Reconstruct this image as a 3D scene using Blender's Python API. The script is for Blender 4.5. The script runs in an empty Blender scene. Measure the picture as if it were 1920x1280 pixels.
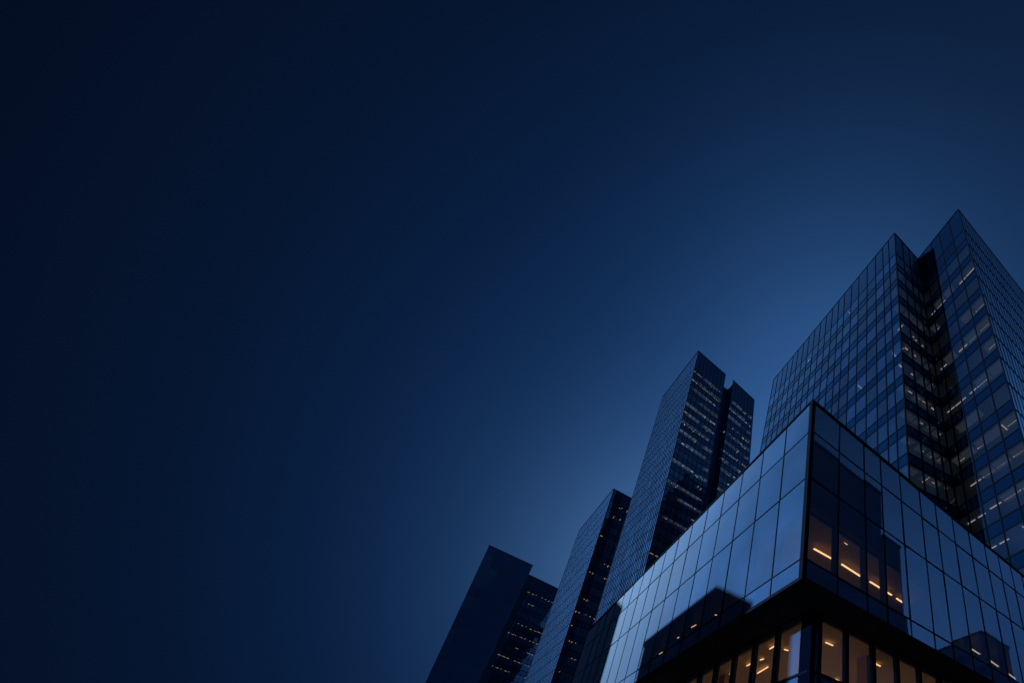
import bpy, bmesh, math, random
from mathutils import Vector, Matrix
random.seed(7)
SC = bpy.context.scene
COL = SC.collection
PI = math.pi

# ---------------------------------------------------------------- camera
PX, PY, F = 1456.28333766, 1176.19837681, 851.29215688
AX = [(0.7796257, -0.3574632, -0.5142021), (-0.6215343, -0.3411363, -0.7052100), (0.0766737, 0.8693941, -0.4881343)]
AX = [Vector(a).normalized() for a in AX]          # world x, y, z in camera coordinates
EYE = Vector((0, 0, 1.6))
cam_d = bpy.data.cameras.new("camera")
cam = bpy.data.objects.new("camera", cam_d)
COL.objects.link(cam)
cam_d.sensor_fit = 'HORIZONTAL'
cam_d.sensor_width = 36.0
cam_d.lens = F / 1920 * 36
cam_d.shift_x = (960 - PX) / 1920
cam_d.shift_y = (PY - 640) / 1920
cam_d.clip_start = 0.1
cam_d.clip_end = 5000
R = Matrix((AX[0], AX[1], AX[2])).to_4x4()
cam.matrix_world = Matrix.Translation(EYE) @ R
SC.camera = cam

# ---------------------------------------------------------------- light
SC.view_settings.view_transform = 'Standard'
SC.view_settings.look = 'None'
SC.view_settings.exposure = 0.0
SC.view_settings.gamma = 1.0
SC.render.resolution_x = 1024
SC.render.resolution_y = 682

SUN_AZ, SUN_EL = math.radians(150), math.radians(20)
SUN = Vector((math.cos(SUN_AZ) * math.cos(SUN_EL), math.sin(SUN_AZ) * math.cos(SUN_EL), math.sin(SUN_EL)))
sd = bpy.data.lights.new("added_side_light", 'SUN')  # added low blue sun, stands in for bright sky mirrored in left walls
sd.energy = 4.3
sd.color = (0.36, 0.62, 1.0)
sd.angle = math.radians(0.15)
sun = bpy.data.objects.new("added_side_light", sd)
COL.objects.link(sun)
sun.rotation_euler = SUN.to_track_quat('Z', 'Y').to_euler()

world = bpy.data.worlds.new("World")
SC.world = world
world.use_nodes = True
nt = world.node_tree
nt.nodes.clear()
wout = nt.nodes.new('ShaderNodeOutputWorld')
bg = nt.nodes.new('ShaderNodeBackground')
nt.links.new(bg.outputs[0], wout.inputs[0])
tc = nt.nodes.new('ShaderNodeTexCoord')
BASE = (0.0010, 0.0006, 0.0006)
LOBES = [  # direction, sharpness, colour : twilight glow of the sky
    ((0.49, 0.6931, 0.5287), 4.16, (0.00411, 0.0392, 0.15701)),
    ((0.3656, 0.7885, 0.4946), 22.0, (0.06695, 0.14613, 0.26736)),
    ((0.4261, 0.3956, 0.8136), 22.0, (0.0235, 0.070, 0.170)),
    ((0.679, -0.611, 0.407), 14.0, (0.15, 0.43, 1.15)),
    ((0.073, -0.835, 0.545), 12.0, (0.06, 0.15, 0.36)),
]
acc = None
def wmath(op, a, b):
    n = nt.nodes.new('ShaderNodeMath'); n.operation = op
    for i, v in enumerate((a, b)):
        if v is None: continue
        if isinstance(v, (int, float)): n.inputs[i].default_value = v
        else: nt.links.new(v, n.inputs[i])
    return n.outputs[0]
for d, k, c in LOBES:
    v = Vector(d).normalized()
    dp = nt.nodes.new('ShaderNodeVectorMath'); dp.operation = 'DOT_PRODUCT'
    nt.links.new(tc.outputs['Generated'], dp.inputs[0]); dp.inputs[1].default_value = v
    e = wmath('EXPONENT', wmath('MULTIPLY', wmath('SUBTRACT', dp.outputs['Value'], 1.0), k), None)
    sc = nt.nodes.new('ShaderNodeVectorMath'); sc.operation = 'SCALE'
    sc.inputs[0].default_value = c; nt.links.new(e, sc.inputs['Scale'])
    ad = nt.nodes.new('ShaderNodeVectorMath'); ad.operation = 'ADD'
    nt.links.new(sc.outputs[0], ad.inputs[0])
    if acc is None: ad.inputs[1].default_value = BASE
    else: nt.links.new(acc, ad.inputs[1])
    acc = ad.outputs[0]
nt.links.new(acc, bg.inputs[0])
bg.inputs[1].default_value = 1.0

# ---------------------------------------------------------------- helpers
def ray(x, y):
    d = Vector((x - PX, -(y - PY), -F)).normalized()
    return Vector((AX[0].dot(d), AX[1].dot(d), AX[2].dot(d)))
def at_z(x, y, zr):                      # zr is height above the eye
    r = ray(x, y)
    return EYE + r * (zr / r.z)
def proj(p):
    q = p - EYE
    c = AX[0] * q.x + AX[1] * q.y + AX[2] * q.z
    if c.z > -0.01: return None
    return (PX + F * c.x / -c.z, PY - F * c.y / -c.z)
def area_px(pts):
    q = [proj(p) for p in pts]
    if any(a is None for a in q): return 0.0
    cx = sum(a[0] for a in q) / len(q); cy = sum(a[1] for a in q) / len(q)
    if cx < -30 or cx > 1950 or cy < -30 or cy > 1310: return 0.0
    s = 0
    for i in range(len(q)):
        a, b = q[i], q[(i + 1) % len(q)]
        s += a[0] * b[1] - a[1] * b[0]
    return abs(s) / 2
def props(o, label=None, cat=None, group=None, kind=None):
    if label: o['label'] = label
    if cat: o['category'] = cat
    if group: o['group'] = group
    if kind: o['kind'] = kind
    return o
def root(name, loc, label, cat, group=None):
    o = bpy.data.objects.new(name, None)
    COL.objects.link(o)
    o.location = loc
    o.empty_display_size = 1
    return props(o, label, cat, group)

MATS = {}
def mat_base(name):
    m = bpy.data.materials.new(name); m.use_nodes = True
    n = m.node_tree; n.nodes.clear()
    MATS[name] = m
    out = n.nodes.new('ShaderNodeOutputMaterial')
    return m, n, out
def solid(name, col, rough=0.6, metal=0.0, var=0.25, scale=1.5, spec=0.4, bump=0.0):
    m, n, out = mat_base(name)
    b = n.nodes.new('ShaderNodeBsdfPrincipled')
    tcn = n.nodes.new('ShaderNodeTexCoord')
    nz = n.nodes.new('ShaderNodeTexNoise'); nz.inputs['Scale'].default_value = scale; nz.inputs['Detail'].default_value = 5
    n.links.new(tcn.outputs['Object'], nz.inputs['Vector'])
    mx = n.nodes.new('ShaderNodeMix'); mx.data_type = 'RGBA'
    mx.inputs['A'].default_value = (*[c * (1 - var) for c in col], 1)
    mx.inputs['B'].default_value = (*[min(1, c * (1 + var)) for c in col], 1)
    n.links.new(nz.outputs['Fac'], mx.inputs['Factor'])
    n.links.new(mx.outputs['Result'], b.inputs['Base Color'])
    b.inputs['Roughness'].default_value = rough
    b.inputs['Metallic'].default_value = metal
    b.inputs['Specular IOR Level'].default_value = spec
    if bump:
        bp = n.nodes.new('ShaderNodeBump'); bp.inputs['Strength'].default_value = bump
        n.links.new(nz.outputs['Fac'], bp.inputs['Height']); n.links.new(bp.outputs[0], b.inputs['Normal'])
    n.links.new(b.outputs[0], out.inputs[0])
    return m
def emit(name, col, s):
    m, n, out = mat_base(name)
    e = n.nodes.new('ShaderNodeEmission')
    e.inputs[0].default_value = (*col, 1); e.inputs[1].default_value = s
    n.links.new(e.outputs[0], out.inputs[0])
    return m
def glass(name, trans, coat, haze_col, haze=0.4, ior=1.5, add=0.04, rough=0.02, back=None, var=0.35, wave=0.02, graze=(0.5, 0.75, 1.0)):
    """coated glazing: what lies behind shows through, the coat mirrors the sky and scatters the low light"""
    m, n, out = mat_base(name)
    L = n.links.new
    oi = n.nodes.new('ShaderNodeObjectInfo'); ge = n.nodes.new('ShaderNodeNewGeometry')
    ra = n.nodes.new('ShaderNodeMath'); ra.operation = 'ADD'; L(oi.outputs['Random'], ra.inputs[0]); L(ge.outputs['Random Per Island'], ra.inputs[1])
    fr_ = n.nodes.new('ShaderNodeMath'); fr_.operation = 'FRACT'; L(ra.outputs[0], fr_.inputs[0])
    rv = n.nodes.new('ShaderNodeMapRange'); rv.inputs['To Min'].default_value = 1 - var; rv.inputs['To Max'].default_value = 1 + var * .6
    L(fr_.outputs[0], rv.inputs['Value'])
    tcn = n.nodes.new('ShaderNodeTexCoord')
    nz = n.nodes.new('ShaderNodeTexNoise'); nz.inputs['Scale'].default_value = 0.35; nz.inputs['Detail'].default_value = 4
    L(tcn.outputs['Object'], nz.inputs['Vector'])
    nr = n.nodes.new('ShaderNodeMapRange'); nr.inputs['From Min'].default_value = .3; nr.inputs['From Max'].default_value = .7
    nr.inputs['To Min'].default_value = 0.86; nr.inputs['To Max'].default_value = 1.1
    L(nz.outputs['Fac'], nr.inputs['Value'])
    bp = n.nodes.new('ShaderNodeBump'); bp.inputs['Strength'].default_value = wave; bp.inputs['Distance'].default_value = 0.3
    L(nz.outputs['Fac'], bp.inputs['Height'])
    if back is None:
        tr = n.nodes.new('ShaderNodeBsdfTransparent'); tr.inputs[0].default_value = (*trans, 1)
    else:
        tr = n.nodes.new('ShaderNodeBsdfDiffuse'); tr.inputs[0].default_value = (*back, 1)
    gl = n.nodes.new('ShaderNodeBsdfGlossy'); gl.inputs[0].default_value = (*coat, 1); gl.inputs['Roughness'].default_value = rough
    L(bp.outputs[0], gl.inputs['Normal'])
    df = n.nodes.new('ShaderNodeBsdfGlossy'); df.inputs['Roughness'].default_value = 0.62
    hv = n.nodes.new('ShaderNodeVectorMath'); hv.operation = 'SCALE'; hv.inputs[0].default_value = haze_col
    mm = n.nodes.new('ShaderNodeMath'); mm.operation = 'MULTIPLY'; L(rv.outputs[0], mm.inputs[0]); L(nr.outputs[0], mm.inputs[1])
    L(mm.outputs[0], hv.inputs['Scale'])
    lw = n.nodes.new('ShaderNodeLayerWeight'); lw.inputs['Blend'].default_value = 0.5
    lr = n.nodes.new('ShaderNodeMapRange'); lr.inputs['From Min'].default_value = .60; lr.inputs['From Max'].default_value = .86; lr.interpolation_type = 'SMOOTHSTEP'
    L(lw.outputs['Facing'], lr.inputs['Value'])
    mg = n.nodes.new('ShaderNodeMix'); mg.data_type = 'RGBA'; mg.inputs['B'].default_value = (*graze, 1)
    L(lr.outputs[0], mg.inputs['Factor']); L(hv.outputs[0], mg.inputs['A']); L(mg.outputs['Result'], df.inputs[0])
    cm = n.nodes.new('ShaderNodeMixShader'); cm.inputs[0].default_value = haze
    L(gl.outputs[0], cm.inputs[1]); L(df.outputs[0], cm.inputs[2])
    fn = n.nodes.new('ShaderNodeFresnel'); fn.inputs[0].default_value = ior
    fa = n.nodes.new('ShaderNodeMath'); fa.operation = 'ADD'; fa.use_clamp = True; fa.inputs[1].default_value = add
    L(fn.outputs[0], fa.inputs[0])
    mx = n.nodes.new('ShaderNodeMixShader'); L(fa.outputs[0], mx.inputs[0])
    L(tr.outputs[0], mx.inputs[1]); L(cm.outputs[0], mx.inputs[2])
    L(mx.outputs[0], out.inputs[0])
    return m

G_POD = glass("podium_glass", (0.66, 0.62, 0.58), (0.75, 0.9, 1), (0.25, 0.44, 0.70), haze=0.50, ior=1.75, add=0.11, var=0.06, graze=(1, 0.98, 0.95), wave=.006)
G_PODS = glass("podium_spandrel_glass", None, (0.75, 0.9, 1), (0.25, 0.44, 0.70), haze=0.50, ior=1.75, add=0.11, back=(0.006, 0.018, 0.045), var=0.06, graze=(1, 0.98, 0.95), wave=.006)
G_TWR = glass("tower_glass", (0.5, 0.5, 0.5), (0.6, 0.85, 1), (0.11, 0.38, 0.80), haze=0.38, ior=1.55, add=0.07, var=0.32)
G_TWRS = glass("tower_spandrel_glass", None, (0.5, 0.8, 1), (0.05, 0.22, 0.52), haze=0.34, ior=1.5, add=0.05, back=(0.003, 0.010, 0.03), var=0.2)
G_TWR_SHADED = glass("shaded_tower_glass", (0.55, 0.55, 0.55), (0.6, 0.85, 1), (0.10, 0.36, 0.80), haze=0.20, ior=1.55, add=0.06, var=0.25)  # tower_glass with less haze, shade of the notch face put into the material
G_TWRS_SHADED = glass("shaded_spandrel_glass", None, (0.5, 0.8, 1), (0.05, 0.22, 0.52), haze=0.22, ior=1.5, add=0.05, back=(0.002, 0.008, 0.024), var=0.2)  # spandrel copy for the notch face, with the same shade put in
G_FIN = glass("ribbed_wall_glass", None, (0.5, 0.8, 1), (0.17, 0.37, 0.64), haze=0.5, ior=1.6, add=0.08, back=(0.004, 0.014, 0.04), var=0.7, graze=(.20, .42, .72))
G_FINR = glass("ribbed_mirror_glass", None, (0.75, 0.92, 1), (0.25, 0.6, 1.0), haze=0.05, ior=1.6, add=0.75, rough=.10, back=(0.006, 0.02, 0.06), var=0.3)
M_FRAME = solid("dark_metal_frame", (0.003, 0.005, 0.010), 0.7, 0.0, 0.2, 2, spec=0.05)
M_FIN = solid("rib_metal", (0.004, 0.014, 0.045), 0.6, 0.0, 0.2, 2, spec=0.1)
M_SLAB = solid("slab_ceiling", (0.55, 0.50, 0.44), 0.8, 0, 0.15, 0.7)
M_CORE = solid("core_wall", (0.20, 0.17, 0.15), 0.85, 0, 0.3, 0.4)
M_DARK = solid("dark_cladding", (0.012, 0.018, 0.032), 0.7, 0, 0.35, 0.4)
M_SOFFIT = solid("soffit_metal", (0.022, 0.024, 0.030), 0.8, 0, 0.3, 0.8, spec=0.0)
M_WALL = solid("concrete_wall", (0.02, 0.08, 0.17), 0.75, 0, 0.35, 0.25, bump=0.1)
M_WARMD = solid("dim_warm_ceiling", (0.26, 0.20, 0.13), 0.8, 0, 0.15, 0.5)  # darker copy of warm_ceiling, the storey's weak light put into the colour
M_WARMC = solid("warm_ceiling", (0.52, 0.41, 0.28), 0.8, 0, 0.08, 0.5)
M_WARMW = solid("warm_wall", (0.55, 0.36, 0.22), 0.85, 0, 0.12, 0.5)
M_GROUND = solid("asphalt", (0.05, 0.05, 0.052), 0.9, 0, 0.3, 3)
M_PAVE = solid("paving", (0.10, 0.10, 0.10), 0.85, 0, 0.3, 2)
M_POST = solid('blue_post_metal', (0.0015, 0.005, 0.014), 0.8, 0, 0.2, 2, spec=0.0)
M_POST2 = solid('blue_fin_metal', (0.015, 0.045, 0.10), 0.6, 0, 0.2, 2, spec=0.1)
E_WARM = emit("warm_strip_light", (1.0, 0.56, 0.26), 2.6)
E_ROOM = emit('room_glow_panel', (0.45, 0.62, 1.0), 0.13)  # no lamp: panel that glows for a dimly lit room
E_ROOM2 = emit('faint_room_glow_panel', (0.55, 0.68, 0.85), 0.06)  # fainter panel, room glow put into its emission
E_FILL = emit('added_uplight_glow', (1.0, 0.64, 0.36), 3.0)  # hidden floor panels, added to brighten the ceilings
E_WARM_DIM = emit("warm_lamp", (1.0, 0.62, 0.36), 1.3)
E_COOL = emit("cool_strip_light", (0.72, 0.82, 1.0), 0.8)
E_BRT = emit('bright_strip_light', (0.82, 0.88, 1.0), 1.5)
E_PALE = emit("pale_strip_light", (1.0, 0.84, 0.62), 0.75)

BOXF = [(0, 1, 2, 3), (7, 6, 5, 4), (0, 4, 5, 1), (1, 5, 6, 2), (2, 6, 7, 3), (3, 7, 4, 0)]
def boxv(x0, x1, y0, y1, z0, z1):
    return [Vector(p) for p in ((x0, y0, z0), (x0, y1, z0), (x1, y1, z0), (x1, y0, z0), (x0, y0, z1), (x0, y1, z1), (x1, y1, z1), (x1, y0, z1))]

class Thing:
    """collects the parts of one thing; of each kind the 100 largest in the photo become parts of their own"""
    def __init__(self, name, loc, label, cat, group=None):
        self.root = root(name, loc, label, cat, group); self.loc = Vector(loc); self.items = {}
    def add(self, name, verts, faces, mat, w=None):
        if w is None: w = max(area_px([verts[i] for i in f]) for f in faces)
        self.items.setdefault(name, []).append((w, len(self.items.get(name, ())), verts, faces, mat))
    def box(self, name, x0, x1, y0, y1, z0, z1, mat): self.add(name, boxv(x0, x1, y0, y1, z0, z1), BOXF, mat)
    def _mesh(self, name, lst, kind=None):
        me = bpy.data.meshes.new(name); mats = []; V = []; FF = []; MI = []
        for _, _, verts, faces, mat in lst:
            if mat not in mats: mats.append(mat)
            k = len(V); V += [tuple(v - self.loc) for v in verts]
            for f in faces: FF.append([i + k for i in f]); MI.append(mats.index(mat))
        me.from_pydata(V, [], FF)
        for m in mats: me.materials.append(m)
        me.polygons.foreach_set('material_index', MI)
        bm = bmesh.new(); bm.from_mesh(me); bmesh.ops.recalc_face_normals(bm, faces=[f for f in bm.faces]) if len(lst) and len(lst[0][3]) > 1 else None
        bm.to_mesh(me); bm.free()
        o = bpy.data.objects.new(name, me); COL.objects.link(o); o.parent = self.root
        if kind: o['kind'] = kind
        return o
    def finish(self):
        for name, lst in self.items.items():
            lst.sort(key=lambda t: (-t[0], t[1]))
            for it in lst[:100]: self._mesh(name, [it])
            if len(lst) > 100: self._mesh(name, lst[100:], 'stuff')
        return self.root

class Face:
    """a wall between two corner lines (each: top point, bottom point)"""
    def __init__(self, c0, c1, out):
        self.T0, self.B0 = c0; self.T1, self.B1 = c1
        self.zt = self.T0.z; self.zb = self.B0.z
        n = (self.T1 - self.T0).cross(self.B0 - self.T0).normalized()
        if n.dot(Vector(out)) < 0: n = -n
        self.n = n
        self.w = (self.T1 - self.T0).length
    def P(self, u, z, d=0.0):               # u in metres from corner 0, z height, d outward
        s = u / self.w; t = (z - self.zb) / (self.zt - self.zb)
        a = self.B0.lerp(self.T0, t); b = self.B1.lerp(self.T1, t)
        return a.lerp(b, s) + self.n * d
    def box(self, u0, u1, z0, z1, d0, d1):
        return [self.P(u0, z0, d0), self.P(u0, z0, d1), self.P(u1, z0, d1), self.P(u1, z0, d0), self.P(u0, z1, d0), self.P(u0, z1, d1), self.P(u1, z1, d1), self.P(u1, z1, d0)]
    def pane(self, u0, u1, z0, z1, d, j=0.0):
        r = lambda: random.uniform(-j, j)
        a, b = r(), r()
        q = [self.P(u0, z0, d + a), self.P(u1, z0, d + b), self.P(u1, z1, d - a), self.P(u0, z1, d - b)]
        nn = (q[1] - q[0]).cross(q[2] - q[0])
        if nn.dot(self.n) < 0: q.reverse()
        return q

def corner(top, H, bot=None):
    """top corner from its photo pixel at height H above the eye; the edge runs through the lower pixel"""
    T = at_z(*top, H)
    if bot is None:
        return (T, Vector((T.x, T.y, 0)))
    r = ray(*bot)
    t = (r.x * T.x + r.y * T.y) / (r.x * r.x + r.y * r.y)
    Q = EYE + r * t
    k = T.z / (T.z - Q.z)
    B = T.lerp(Q, k)
    return (T, B)
def vert(x, y, zt): return (Vector((x, y, zt)), Vector((x, y, 0)))

def poly_at(cs, z, inset=0.0):
    P = []
    for T, B in cs:
        t = z / T.z; v = B.lerp(T, t); P.append(Vector((v.x, v.y)))
    if inset == 0: return P
    A = sum(P[i].x * P[(i + 1) % len(P)].y - P[(i + 1) % len(P)].x * P[i].y for i in range(len(P)))
    s = 1 if A > 0 else -1
    out = []
    for i in range(len(P)):
        a, b, c = P[i - 1], P[i], P[(i + 1) % len(P)]
        d1 = (b - a).normalized(); d2 = (c - b).normalized()
        n1 = Vector((-d1.y, d1.x)) * s; n2 = Vector((-d2.y, d2.x)) * s
        k = 1 + n1.dot(n2)
        out.append(b + (n1 + n2) * (inset / max(k, .2)))
    return out
def prism(cs, z0, z1, inset):
    a = poly_at(cs, z0, inset); b = poly_at(cs, z1, inset); n = len(a)
    V = [Vector((p.x, p.y, z0)) for p in a] + [Vector((p.x, p.y, z1)) for p in b]
    Fs = [tuple(range(n)), tuple(range(2 * n - 1, n - 1, -1))] + [(i, (i + 1) % n, (i + 1) % n + n, i + n) for i in range(n)]
    return V, Fs

def light_bar(T, face, u0, u1, z, d, mat, w=0.07, h=0.06):
    T.add('ceiling_light', face.box(u0, u1, z - h, z, -d - w, -d), BOXF, mat)
def cross_bar(T, face, u, z, d0, d1, mat, w=0.06, h=0.06):
    T.add('ceiling_light', face.box(u, u + w, z - h, z, -d1, -d0), BOXF, mat)

def curtain(T, face, us, floors, top_panel, glassm, spanm, mull=0.15, dep=0.10, jit=0.009, zmin=0, tp='window'):
    """window panes between spandrel bands; floors = [(sill, head), ...] from the top down"""
    zt = face.zt
    for u0, u1 in zip(us[:-1], us[1:]):
        for s, h in floors:
            T.add('window', face.pane(u0 + mull / 2, u1 - mull / 2, s, h, 0.0, jit), [(0, 1, 2, 3)], glassm)
        if top_panel:
            T.add('parapet_panel', face.pane(u0 + mull / 2, u1 - mull / 2, floors[0][1] + .1, zt - .05, 0.0, jit), [(0, 1, 2, 3)], spanm)
    tops = [f[1] for f in floors]; sills = [f[0] for f in floors]
    for i, s in enumerate(sills):
        nz = tops[i + 1] if i + 1 < len(tops) else max(0.0, s - 2)
        if s - nz > .15:
            for u0, u1 in zip(us[:-1], us[1:]):
                T.add('spandrel_panel', face.pane(u0 + mull / 2, u1 - mull / 2, nz + .06, s - .06, 0.0, jit), [(0, 1, 2, 3)], spanm)
            T.add('transom', face.box(us[0], us[-1], s - .09, s + .09, -.1, dep * .7), BOXF, M_FRAME)
        T.add('transom', face.box(us[0], us[-1], tops[i] - .08, tops[i] + .08, -.1, dep * .7), BOXF, M_FRAME)
    zb = sills[-1] - 2
    for u in us:
        T.add('mullion', face.box(u - mull / 2, u + mull / 2, zb, zt, -.1, dep), BOXF, M_FRAME)
    T.add('coping', face.box(us[0] - .05, us[-1] + .05, zt, zt + .12, -.3, dep + .03), BOXF, M_FRAME)

def ribs(T, face, us, floors, zb, mat, rib_w=.12, rib_d=.16):
    zt = face.zt
    zs = [zt] + [f[1] for f in floors] + [zb]
    for a, b in zip(zs[1:], zs[:-1]):
        for u0, u1 in zip(us[:-1], us[1:]):
            T.add('window', face.pane(u0, u1, a + .05, b - .05, 0.0, .012), [(0, 1, 2, 3)], mat)
    for u in us: T.add('rib', face.box(u - rib_w / 2, u + rib_w / 2, zb, zt, -.02, rib_d), BOXF, M_FIN)
    for z in zs[1:-1]: T.add('transom', face.box(us[0], us[-1], z - .12, z + .12, -.02, .05), BOXF, M_FRAME)
    T.add('coping', face.box(us[0] - .05, us[-1] + .05, zt, zt + .12, -.3, rib_d + .03), BOXF, M_FRAME)

def split(w, m):
    n = max(1, round(w / m)); return [w * i / n for i in range(n + 1)]

def shell(T, cs, faces_closed, floors, H, core_in=5.0, zlow=0.0):
    """floor slabs, core, roof, back walls"""
    heads = [f[1] for f in floors]; sills = [f[0] for f in floors]
    for i, s in enumerate(sills):
        nz = heads[i + 1] if i + 1 < len(heads) else None
        if nz is None: break
        V, Fs = prism(cs, nz, s, .16); T.add('floor_slab', V, Fs, M_SLAB, w=1.0)
    V, Fs = prism(cs, heads[0], H - .3, .16); T.add('roof', V, Fs, M_DARK, w=1)
    V, Fs = prism(cs, sills[-1], heads[0], core_in); T.add('core', V, Fs, M_CORE, w=1)
    V, Fs = prism(cs, 0.0, sills[-1], .1); T.add('base', V, Fs, M_DARK, w=1)
    for f in faces_closed:
        T.add('wall', f.box(0, f.w, 0, f.zt, -.12, .02), BOXF, M_WALL)

def floorset(head0, pitch, winh, zmin):
    out = []; h = head0
    while h - winh > zmin:
        out.append((h - winh, h)); h -= pitch
    return out

def lit(T, face, us, floors, prob, mats, d=1.3, seed=0, cross=.25, len_f=(.35, .95), run=3, jitd=.4, bw=.07):
    rnd = random.Random(seed)
    for k, (s, h) in enumerate(floors):
        p = prob(k)
        i = 0
        while i < len(us) - 1:
            if rnd.random() < p:
                m = rnd.choice(mats); dd = d * rnd.uniform(1 - jitd, 1 + jitd * .6)
                for j in range(i, min(len(us) - 1, i + rnd.randint(1, run))):
                    w = us[j + 1] - us[j]; L = w * rnd.uniform(*len_f); a = us[j] + rnd.uniform(0, w - L)
                    if rnd.random() < cross: cross_bar(T, face, a, h - .03, dd * .5, dd * .5 + rnd.uniform(.4, 1.3), m)
                    else: light_bar(T, face, a, a + L, h - .03, dd, m, bw)
                i = j + 1
            else: i += 1

# ---------------------------------------------------------------- ground
def sheet(name, x0, x1, y0, y1, z, mat):
    me = bpy.data.meshes.new(name); me.from_pydata([(x0, y0, z), (x1, y0, z), (x1, y1, z), (x0, y1, z)], [], [(0, 1, 2, 3)])
    me.materials.append(mat); o = bpy.data.objects.new(name, me); COL.objects.link(o)
    return props(o, kind='structure')
sheet('ground', -2500, 2500, -2500, 2500, -0.13, M_GROUND)
pv = bpy.data.meshes.new('pavement'); pv.from_pydata([tuple(v) for v in boxv(-6, 90, 4, 120, -.12, 0)], [], BOXF); pv.materials.append(M_PAVE)
pvo = bpy.data.objects.new('pavement', pv); COL.objects.link(pvo); props(pvo, kind='structure')

# ---------------------------------------------------------------- podium building
Z = lambda r: r + 1.6
PXc, PYc = 9.51, 11.60
ztop = Z(22.11)
Xr, Yr = 35.0, 47.5
T = Thing('glass_office_building', (PXc, PYc, 0), 'low glass office block in front, with bright blue panes and a lit recessed lower storey', 'office building')
cF = vert(PXc, PYc, ztop); cL = vert(PXc, Yr, ztop); cR = vert(Xr, PYc, ztop); cB = vert(Xr, Yr, ztop)
FL = Face(cF, cL, (-1, 0, 0)); FR = Face(cF, cR, (0, -1, 0))
uL = [i * 2.128 for i in range(17)]; uL[-1] = Yr - PYc
if uL[-1] - uL[-2] < .6: uL.pop(-2)
uR = [0]
for p in [(1572, 797), (1616, 835), (1647, 860), (1683.5, 889), (1720, 920), (1750, 944), (1782, 970.5), (1812.5, 996), (1842, 1020.5), (1867.5, 1041.5), (1891, 1061), (1912.5, 1078)]:
    uR.append((at_z(*p, 22.11) - cF[0]).x)
while uR[-1] + 2.1 < Xr - PXc: uR.append(uR[-1] + 2.1)
uR[-1] = Xr - PXc
rowsP = [(Z(19.85), ztop, 's'), (Z(16.59), Z(19.85), 'w'), (Z(11.83), Z(16.59), 'w'), (Z(10.83), Z(11.83), 's')]
for face, us in ((FL, uL), (FR, uR)):
    for u0, u1 in zip(us[:-1], us[1:]):
        for z0, z1, k in rowsP:
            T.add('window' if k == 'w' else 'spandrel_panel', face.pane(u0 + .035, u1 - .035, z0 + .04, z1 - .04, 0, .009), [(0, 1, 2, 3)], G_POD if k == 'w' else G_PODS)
    for u in us[1:]:
        T.add('mullion', face.box(u - .026, u + .026, Z(10.83), ztop, -.05, .03), BOXF, M_FRAME)
        T.add('inner_fin', face.box(u - .035, u + .035, Z(11.83), Z(19.85), -.40, -.06), BOXF, M_DARK)
    for z in (Z(19.85), Z(16.59), Z(11.83)):
        T.add('transom', face.box(.1, us[-1], z - .032, z + .032, -.08, .025), BOXF, M_FRAME)
    T.add('transom', face.box(.1, us[-1], Z(14.6) - .05, Z(14.6) + .05, -.16, -.06), BOXF, M_FRAME)
    T.add('edge_trim', face.box(.1, us[-1], Z(10.83) - .14, Z(10.83) + .03, -.25, .06), BOXF, M_SOFFIT)
    T.add('coping', face.box(.1, us[-1], ztop, ztop + .12, -.35, .07), BOXF, M_FRAME)
T.box('corner_post', PXc - .07, PXc + .16, PYc - .07, PYc + .16, Z(10.68), ztop + .12, M_FRAME)
# solid parts behind the glass
I = .17
T.box('roof', PXc + I, Xr - .1, PYc + I, Yr - .1, Z(19.75), ztop - .1, M_DARK)
T.box('floor_slab', PXc + I, Xr - .1, PYc + I, Yr - .1, Z(15.02), Z(16.55), M_DARK)
T.box('floor_slab', PXc + I, Xr - .1, PYc + I, Yr - .1, Z(10.9), Z(11.80), M_DARK)
T.box('soffit', PXc + .26, Xr - .1, PYc + .26, Yr - .1, Z(10.72), Z(10.88), M_SOFFIT)
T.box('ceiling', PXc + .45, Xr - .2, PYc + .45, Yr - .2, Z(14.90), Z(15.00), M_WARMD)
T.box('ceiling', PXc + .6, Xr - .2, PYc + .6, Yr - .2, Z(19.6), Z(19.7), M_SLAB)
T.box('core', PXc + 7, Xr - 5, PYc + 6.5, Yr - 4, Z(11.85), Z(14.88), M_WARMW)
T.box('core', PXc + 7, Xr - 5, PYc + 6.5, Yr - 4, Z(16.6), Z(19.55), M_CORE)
T.box('wall', Xr - .08, Xr + .1, PYc + .1, Yr, Z(10.8), ztop, M_WALL)
T.box('wall', PXc + .1, Xr - .1, Yr - .08, Yr + .1, Z(10.8), ztop, M_WALL)
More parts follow.
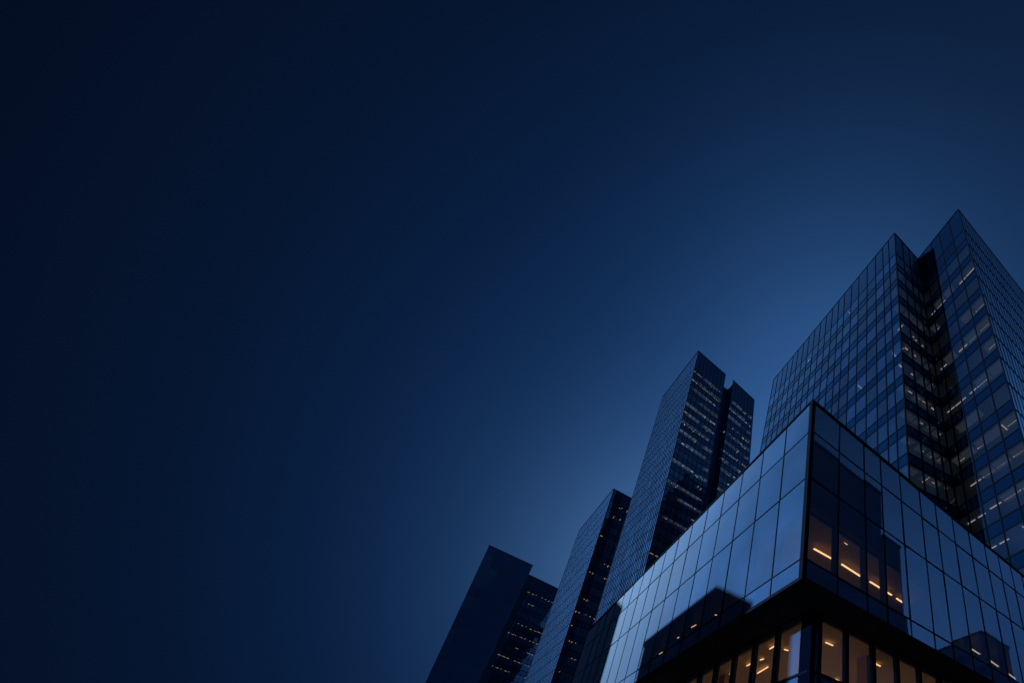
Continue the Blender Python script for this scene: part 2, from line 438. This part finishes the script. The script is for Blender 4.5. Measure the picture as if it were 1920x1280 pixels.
# recessed lower storeys
LX, LY = 11.34, 12.98
zl = Z(10.74)
cl = vert(LX, LY, zl)
GL = Face(cl, vert(LX, Yr - .3, zl), (-1, 0, 0)); GR = Face(cl, vert(Xr - .3, LY, zl), (0, -1, 0))
vL = [.7] + [2.5 + 1.87 * i for i in range(17)]; vL[-1] = GL.w
vR = [0, .52, 2.2, 4.05, 5.85] + [5.85 + 1.83 * i for i in range(1, 9)] + [GR.w]
for face, us in ((GL, vL), (GR, vR)):
    for u0, u1 in zip(us[:-1], us[1:]):
        T.add('window', face.pane(u0 + .05, u1 - .05, Z(7.78), zl - .06, 0, .004), [(0, 1, 2, 3)], G_POD)
        T.add('spandrel_panel', face.pane(u0 + .05, u1 - .05, Z(6.7), Z(7.70), 0, .004), [(0, 1, 2, 3)], G_PODS)
        T.add('window', face.pane(u0 + .05, u1 - .05, .6, Z(6.6), 0, .004), [(0, 1, 2, 3)], G_POD)
    for u in us[1:]:
        T.add('mullion', face.box(u - .05, u + .05, 0, zl, -.10, .08), BOXF, M_FRAME)
        T.add('inner_fin', face.box(u - .05, u + .05, .5, zl - .1, -.26, -.11), BOXF, M_POST2)
    for z in (zl - .03, Z(7.74), Z(6.65), .45):
        T.add('transom', face.box(.1, us[-1], z - .06, z + .06, -.12, .05), BOXF, M_FRAME)
T.box('corner_post', LX - .03, LX + .25, LY - .03, LY + .68, 0, zl + .02, M_POST)
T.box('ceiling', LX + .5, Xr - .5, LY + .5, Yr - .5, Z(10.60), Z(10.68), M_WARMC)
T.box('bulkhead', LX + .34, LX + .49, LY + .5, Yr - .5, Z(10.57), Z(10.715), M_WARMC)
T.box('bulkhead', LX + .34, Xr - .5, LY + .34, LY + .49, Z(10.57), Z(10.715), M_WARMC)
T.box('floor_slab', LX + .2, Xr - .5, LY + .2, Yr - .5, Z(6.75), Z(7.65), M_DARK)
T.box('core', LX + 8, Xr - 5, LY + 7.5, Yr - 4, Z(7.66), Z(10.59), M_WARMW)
T.box('column', LX + 4.9, LX + 5.6, LY + 1.2, LY + 1.9, Z(7.66), Z(10.59), M_WARMW)
T.box('column', LX + 10.9, LX + 11.6, LY + 1.2, LY + 1.9, Z(7.66), Z(10.59), M_WARMW)
T.box('column', LX + 1.2, LX + 1.9, LY + 9, LY + 9.7, Z(7.66), Z(10.59), M_WARMW)
T.box('core', LX + 6, Xr - 5, LY + 6, Yr - 4, 0, Z(6.74), M_DARK)
for i in range(7):  # unseen below the sill, added to light the ceiling above
    for y0 in (LY + 1.6, LY + 4.4):
        T.box('uplight', LX + 1.6 + i * 2.6, LX + 2.5 + i * 2.6, y0, y0 + .5, Z(7.66), Z(7.74), E_FILL)
for i in range(2, 12):
    for x0 in (LX + 1.4, LX + 4.2):
        T.box('uplight', x0, x0 + .5, LY + 1.5 + i * 2.6, LY + 2.4 + i * 2.6, Z(7.66), Z(7.74), E_FILL)
for i in range(4):  # more unseen panels, added to lift the upper ceiling
    for y0 in (PYc + 1.2, PYc + 3.4):
        T.box('uplight', PXc + 1.0 + i * 1.6, PXc + 1.5 + i * 1.6, y0, y0 + .35, Z(11.81), Z(11.86), E_FILL)
def strip(px0, px1, zr, mat, w=.09, h=.06):
    a = at_z(*px0, zr); b = at_z(*px1, zr); d = (b - a); d.z = 0; L = d.normalized(); s = Vector((-L.y, L.x, 0)) * (w / 2); up = Vector((0, 0, h))
    vs = [a - s, a + s, b + s, b - s]; vs = vs + [v + up for v in vs]
    T.add('ceiling_light', vs, [(0, 1, 2, 3), (7, 6, 5, 4), (0, 4, 5, 1), (1, 5, 6, 2), (2, 6, 7, 3), (3, 7, 4, 0)], mat)
for a, b in [((1526, 1028.5), (1567, 1051.5)), ((1578, 1057.5), (1621, 1085)), ((1631, 1090), (1672, 1115.5)), ((1681, 1121.5), (1703, 1136))]:
    strip(a, b, 14.62, E_WARM, .085, .04)
strip((1583, 1017), (1589, 1021), 14.7, E_WARM_DIM, .03, .03)
strip((1532, 945), (1541, 950), 19.3, E_COOL, .05)
for a, b in [((1812, 1210), (1837, 1226)), ((1850, 1234), (1872, 1249)), ((1886, 1259), (1908, 1275))]:
    strip(a, b, 14.2, E_PALE, .08, .05)
for a, b in [((1524, 1202), (1531, 1206)), ((1548, 1204), (1562, 1210)), ((1443, 1216.5), (1459, 1207)), ((1470, 1217), (1478, 1219.5)), ((1400, 1248), (1415, 1240)), ((1425, 1237), (1432, 1235)),
             ((1354, 1271), (1373, 1280)), ((1368, 1264), (1377, 1258)), ((1567, 1273), (1573, 1276)), ((1642, 1244), (1651, 1249)), ((1420, 1262), (1440, 1250))]:
    strip(a, b, 10.46, E_WARM, .055, .04)
for a, b in [((1236, 1226), (1242, 1222)), ((1296, 1176), (1305, 1171)), ((1340, 1152), (1348, 1154)), ((1252, 1212), (1254, 1211)), ((1270, 1196), (1273, 1194))]:  # lamps added behind the glass for lit windows mirrored in it
    strip(a, b, 14.2, E_WARM_DIM, .05, .04)
T.finish()

# ---------------------------------------------------------------- right-hand tower with the notched corner
H = 115.0
A_ = corner((1451, 712), H, (1425, 850)); B_ = corner((1677.5, 438), H, (1705.3, 901)); C_ = corner((1721, 487), H); D_ = corner((1797, 393), H)
E_ = corner((1920, 550), H); E_ = tuple(D_[i] + (E_[i] - D_[i]) * 1.45 for i in (0, 1))
G_ = tuple(Vector((E_[i].x, A_[i].y, A_[i].z)) for i in (0, 1))
T = Thing('office_tower', (B_[1].x, B_[1].y, 0), 'tallest glass tower with two sharp corners and a deep notch, behind the low block', 'office tower', 'dark glass office towers')
cs = [A_, B_, C_, D_, E_, G_]
FA = Face(B_, A_, (-1, 0, 0)); FBC = Face(B_, C_, (0, -1, 0)); FDC = Face(D_, C_, (-1, 0, 0)); FDE = Face(D_, E_, (0, -1, 0))
FEG = Face(E_, G_, (1, 0, 0)); FGA = Face(G_, A_, (0, 1, 0))
fl = floorset(Z(68.3 + 5.76 * 6 + 3.8), 5.76, 3.8, 22)
uA = [0, 1.6, 3.12, 5.03, 7.3, 9.65, 11.76, 13.9, 15.75, 17.73]
rest = split(FA.w - 17.73, 2.03); uA += [17.73 + r for r in rest[1:]]
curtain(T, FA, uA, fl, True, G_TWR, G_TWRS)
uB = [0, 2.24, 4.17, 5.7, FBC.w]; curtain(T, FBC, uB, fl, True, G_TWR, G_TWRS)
uD = [0, 2.24, 4.6, 6.53, 8.5, FDC.w]; curtain(T, FDC, uD, fl, True, G_TWR_SHADED, G_TWRS_SHADED)
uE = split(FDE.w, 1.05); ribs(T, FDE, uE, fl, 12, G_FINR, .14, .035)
shell(T, cs, [FEG, FGA], fl, Z(H), 4.5)
lit(T, FA, uA, fl, lambda k: .08 if k in (1, 7, 8) else .03, [E_COOL], 1.2, 3, .6, (.2, .5), 2)
lit(T, FBC, uB, fl, lambda k: 0 if k < 4 else .95 if k % 3 == 1 else .5, [E_PALE, E_WARM_DIM, E_PALE], .8, 5, .2, (.15, .4), 3, .3)
lit(T, FDC, uD, fl, lambda k: (0, 0, .25, .1, .12, .2, .5, .6, .1, .5, .8, .9, .9)[k] if k < 13 else .8, [E_PALE, E_PALE, E_COOL], 1.5, 9, .08, (.5, 1.0), 3, .10)
lit(T, FDC, uD, fl, lambda k: 0 if k < 2 else .35, [E_ROOM2], .5, 63, 0, (.8, .95), 3, .1, 1.5)
lit(T, FBC, uB, fl, lambda k: 0 if k < 3 else .4, [E_ROOM2], .4, 64, 0, (.6, .9), 3, .1, 1.0)
T.finish()

# ---------------------------------------------------------------- middle tower with the dark slot
H = 140.0
s = 1.0
L1 = corner((1243, 744), H, (1163, 1008)); L0 = corner((1310, 658), H, (1212, 1058)); a_ = corner((1360.5, 702), H, (1320, 945.6)); b_ = corner((1375, 713), H, (1342, 934)); c_ = corner((1414.4, 749.5), H, (1404.7, 871.5))
def back(c, dy): return tuple(v + Vector((0, dy, 0)) for v in c)
a2, b2 = back(a_, 3.5), back(b_, 3.5)
d_ = tuple(Vector((c_[i].x, L1[i].y, L1[i].z)) for i in (0, 1))
T = Thing('office_tower', (L0[1].x, L0[1].y, 0), 'slender tower with a dark vertical slot down its lit right side', 'office tower', 'dark glass office towers')
cs = [L1, L0, a_, a2, b2, b_, c_, d_]
fl = floorset(Z(131.3), 3.8, 2.3, 14)
FLf = Face(L0, L1, (-1, 0, 0)); FRa = Face(L0, a_, (0, -1, 0)); FRb = Face(b_, c_, (0, -1, 0)); FS1 = Face(a_, a2, (1, 0, 0)); FS2 = Face(a2, b2, (0, -1, 0)); FS3 = Face(b_, b2, (-1, 0, 0))
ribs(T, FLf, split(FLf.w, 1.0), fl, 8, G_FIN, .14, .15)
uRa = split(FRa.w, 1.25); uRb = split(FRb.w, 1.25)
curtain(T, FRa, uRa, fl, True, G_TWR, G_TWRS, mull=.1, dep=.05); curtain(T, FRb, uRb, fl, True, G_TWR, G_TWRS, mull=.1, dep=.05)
for f in (FS1, FS2, FS3): T.add('slot_wall', f.box(0.02, f.w - .02, 0, f.zt - 1.2, -.1, .01), BOXF, M_WALL)
shell(T, cs, [Face(c_, d_, (1, 0, 0)), Face(d_, L1, (0, 1, 0))], fl, Z(H), 5.5)
pr = [.6, .75, .3, .15, .5, .25, .8, .45, .3, .15, .6, .1, .1, .35, .15, .45, .1, .1, .6, .1, .1, .3] + [.2] * 40
lit(T, FRa, uRa, fl, lambda k: pr[k], [E_COOL, E_BRT, E_PALE], .9, 21, .25, (.3, .9), 5)
lit(T, FRb, uRb, fl, lambda k: min(1, pr[k] * 1.2), [E_COOL, E_BRT, E_PALE], .9, 22, .25, (.3, .9), 5)
lit(T, FRa, uRa, fl, lambda k: pr[k] * .6 + .1, [E_ROOM, E_ROOM2], .25, 61, 0, (.75, .95), 4, .1, .9)
lit(T, FRb, uRb, fl, lambda k: pr[k] * .6 + .15, [E_ROOM, E_ROOM2], .25, 62, 0, (.75, .95), 4, .1, .9)
T.finish()

# ---------------------------------------------------------------- narrow tower left of it
H = 100.0
L1 = corner((1086, 995), H, (984.5, 1280)); L0 = corner((1151, 916), H, (1036, 1270)); a_ = corner((1185, 934), H, (1090, 1210))
a_ = tuple(L0[i] + (a_[i] - L0[i]) * 2.2 for i in (0, 1))
d_ = tuple(Vector((a_[i].x, L1[i].y, L1[i].z)) for i in (0, 1))
T = Thing('office_tower', (L0[1].x, L0[1].y, 0), 'narrow tower with a black right side, half hidden by the slotted tower', 'office tower', 'dark glass office towers')
cs = [L1, L0, a_, d_]
fl = floorset(Z(95.2), 4.2, 2.6, 10)
FLf = Face(L0, L1, (-1, 0, 0)); FRa = Face(L0, a_, (0, -1, 0))
ribs(T, FLf, split(FLf.w, 1.25), fl, 6, G_FIN, .22, .13)
uRa = split(FRa.w, 1.3)
curtain(T, FRa, uRa, fl, True, G_TWR, G_TWRS, mull=.1, dep=.05)
shell(T, cs, [Face(a_, d_, (1, 0, 0)), Face(d_, L1, (0, 1, 0))], fl, Z(H), 5.0)
lit(T, FRa, uRa, fl, lambda k: (.5, .1, .25, .5, .1, .45, .5, .1, .45, .35, .3, .5)[k % 12], [E_WARM_DIM, E_PALE], .9, 31, .5, (.2, .5), 2)
T.finish()

# ---------------------------------------------------------------- far left tower
H = 90.0
P0 = corner((917, 1022), H, (797, 1280)); P1 = corner((999, 1060), H, (974.5 + 4, 1102))
P1 = corner((999, 1060), H, (902, 1270))
yb = P0[0].y + 26
T = Thing('office_tower', (P0[1].x, P0[1].y, 0), 'leftmost tower, a windowless dark slab with a slightly lower wing of lit windows', 'office tower', 'dark glass office towers')
Bk0 = tuple(Vector((P0[i].x + 2, yb, P0[i].z)) for i in (0, 1)); Bk1 = tuple(Vector((P1[i].x, yb, P1[i].z)) for i in (0, 1))
V, Fs = prism([Bk0, P0, P1, Bk1], 0, Z(H), 0); T.add('wall', V, Fs, M_WALL)
fw = Face(P0, P1, (0, -1, 0))
M_JOINT = solid('joint_metal', (0.05, 0.12, 0.22), 0.6, 0, .6, .3)
for z in range(4, 90, 4): T.add('panel_joint', fw.box(.2, fw.w - .2, z, z + .12, .0, .03), BOXF, M_JOINT)
for u in split(fw.w, 3.0)[1:-1]: T.add('panel_joint', fw.box(u, u + .06, 0, Z(H) - .2, .0, .03), BOXF, M_DARK)
cp = solid('cladding_panel_a', (0.013, 0.06, 0.13), 0.6, 0, .3, .3), solid('cladding_panel_b', (0.03, 0.085, 0.16), 0.5, 0, .3, .3), solid('cladding_panel_c', (0.018, 0.07, 0.15), 0.7, 0, .4, .3)
for z in range(0, 88, 4):
    us_ = split(fw.w, 3.0)
    for a, b in zip(us_[:-1], us_[1:]):
        T.add('cladding_panel', fw.box(a + .06, b - .02, z + .14, min(z + 3.98, Z(H) - .1), .0, .02), BOXF, random.choice(cp))
T.add('coping', fw.box(-.1, fw.w + .1, Z(H), Z(H) + .25, -.3, .06), BOXF, M_FRAME)
H2 = 87.6
Q0 = corner((995, 1078), H2, (904, 1270)); Q1 = corner((1046, 1103), H2, (955, 1290)); Q1 = tuple(Q0[i] + (Q1[i] - Q0[i]) * 1.6 for i in (0, 1))
Q0b = tuple(Vector((Q0[i].x, yb, Q0[i].z)) for i in (0, 1)); Q1b = tuple(Vector((Q1[i].x, yb, Q1[i].z)) for i in (0, 1))
fq = Face(Q0, Q1, (0, -1, 0)); uq = [1.2 + v for v in split(fq.w - 1.2, 1.55)]
fl = floorset(Z(82.0), 4.15, 2.5, 8)
curtain(T, fq, uq, fl, True, G_TWR, G_TWRS, mull=.12, dep=.05)
T.add('slot_wall', fq.box(-3.4, 1.1, 0, fq.zt + .1, -.1, .02), BOXF, M_DARK)
shell(T, [Q0b, Q0, Q1, Q1b], [Face(Q1, Q1b, (1, 0, 0)), Face(Q0b, Q1b, (0, 1, 0))], fl, Z(H2), 6)
lit(T, fq, uq, fl, lambda k: (.9, .15, .15, .85, .9, .2, .6, .2, .2, .8, .3, .2)[k % 12], [E_PALE, E_COOL], 1.0, 41, .5, (.25, .8), 3)
T.finish()

# ---------------------------------------------------------------- buildings across the street (seen mirrored in the glass), and two unseen ones added to shade the wall
def across(x0, x1, y0, y1, h, label, pitch=3.9):
    T = Thing('office_block', ((x0 + x1) / 2, (y0 + y1) / 2, 0), label, 'office building')
    T.box('wall', x0, x1, y0, y1, 0, h, M_DARK)
    z = 4.5
    while z + 2.2 < h - 1.5:
        T.box('window_band', x0 + .8, x1 - .8, y0 - .05, y1 + .05, z, z + 1.9, G_TWRS)
        T.box('window_band', x0 - .05, x1 + .05, y0 + .8, y1 - .8, z, z + 1.9, G_TWRS)
        z += pitch
    T.box('coping', x0 - .2, x1 + .2, y0 - .2, y1 + .2, h, h + .4, M_FRAME)
    T.finish()
across(24, 44.3, -36, -12, Z(57), 'tall dark block across the street, mirrored in the corner panes')
across(45.2, 49.5, -30, -12, Z(49), 'slim lower block beside the tall one across the street')
across(73, 82, -60, -12, Z(43), 'long dark block far along the street, mirrored low in the right side')
def cast(y, z, t):      # a point t metres up-light from the bright side wall of the low block
    k = t / math.cos(SUN_EL)
    return Vector((PXc, y, Z(z))) + SUN * k
q = cast(19.1, 13.57, 120)  # unseen block, its shadow stands for a mirrored building
across(q.x - 6.4, q.x, q.y, q.y + 9.3, q.z, 'unseen slim block, added to shade the low part of the bright wall')
q = cast(42.3, 24.0, 200)  # second unseen block, placed so its shadow darkens the far end
across(q.x - 9.4, q.x, q.y, q.y + 30, q.z, 'unseen tall block, added to shade the far end of the bright wall')
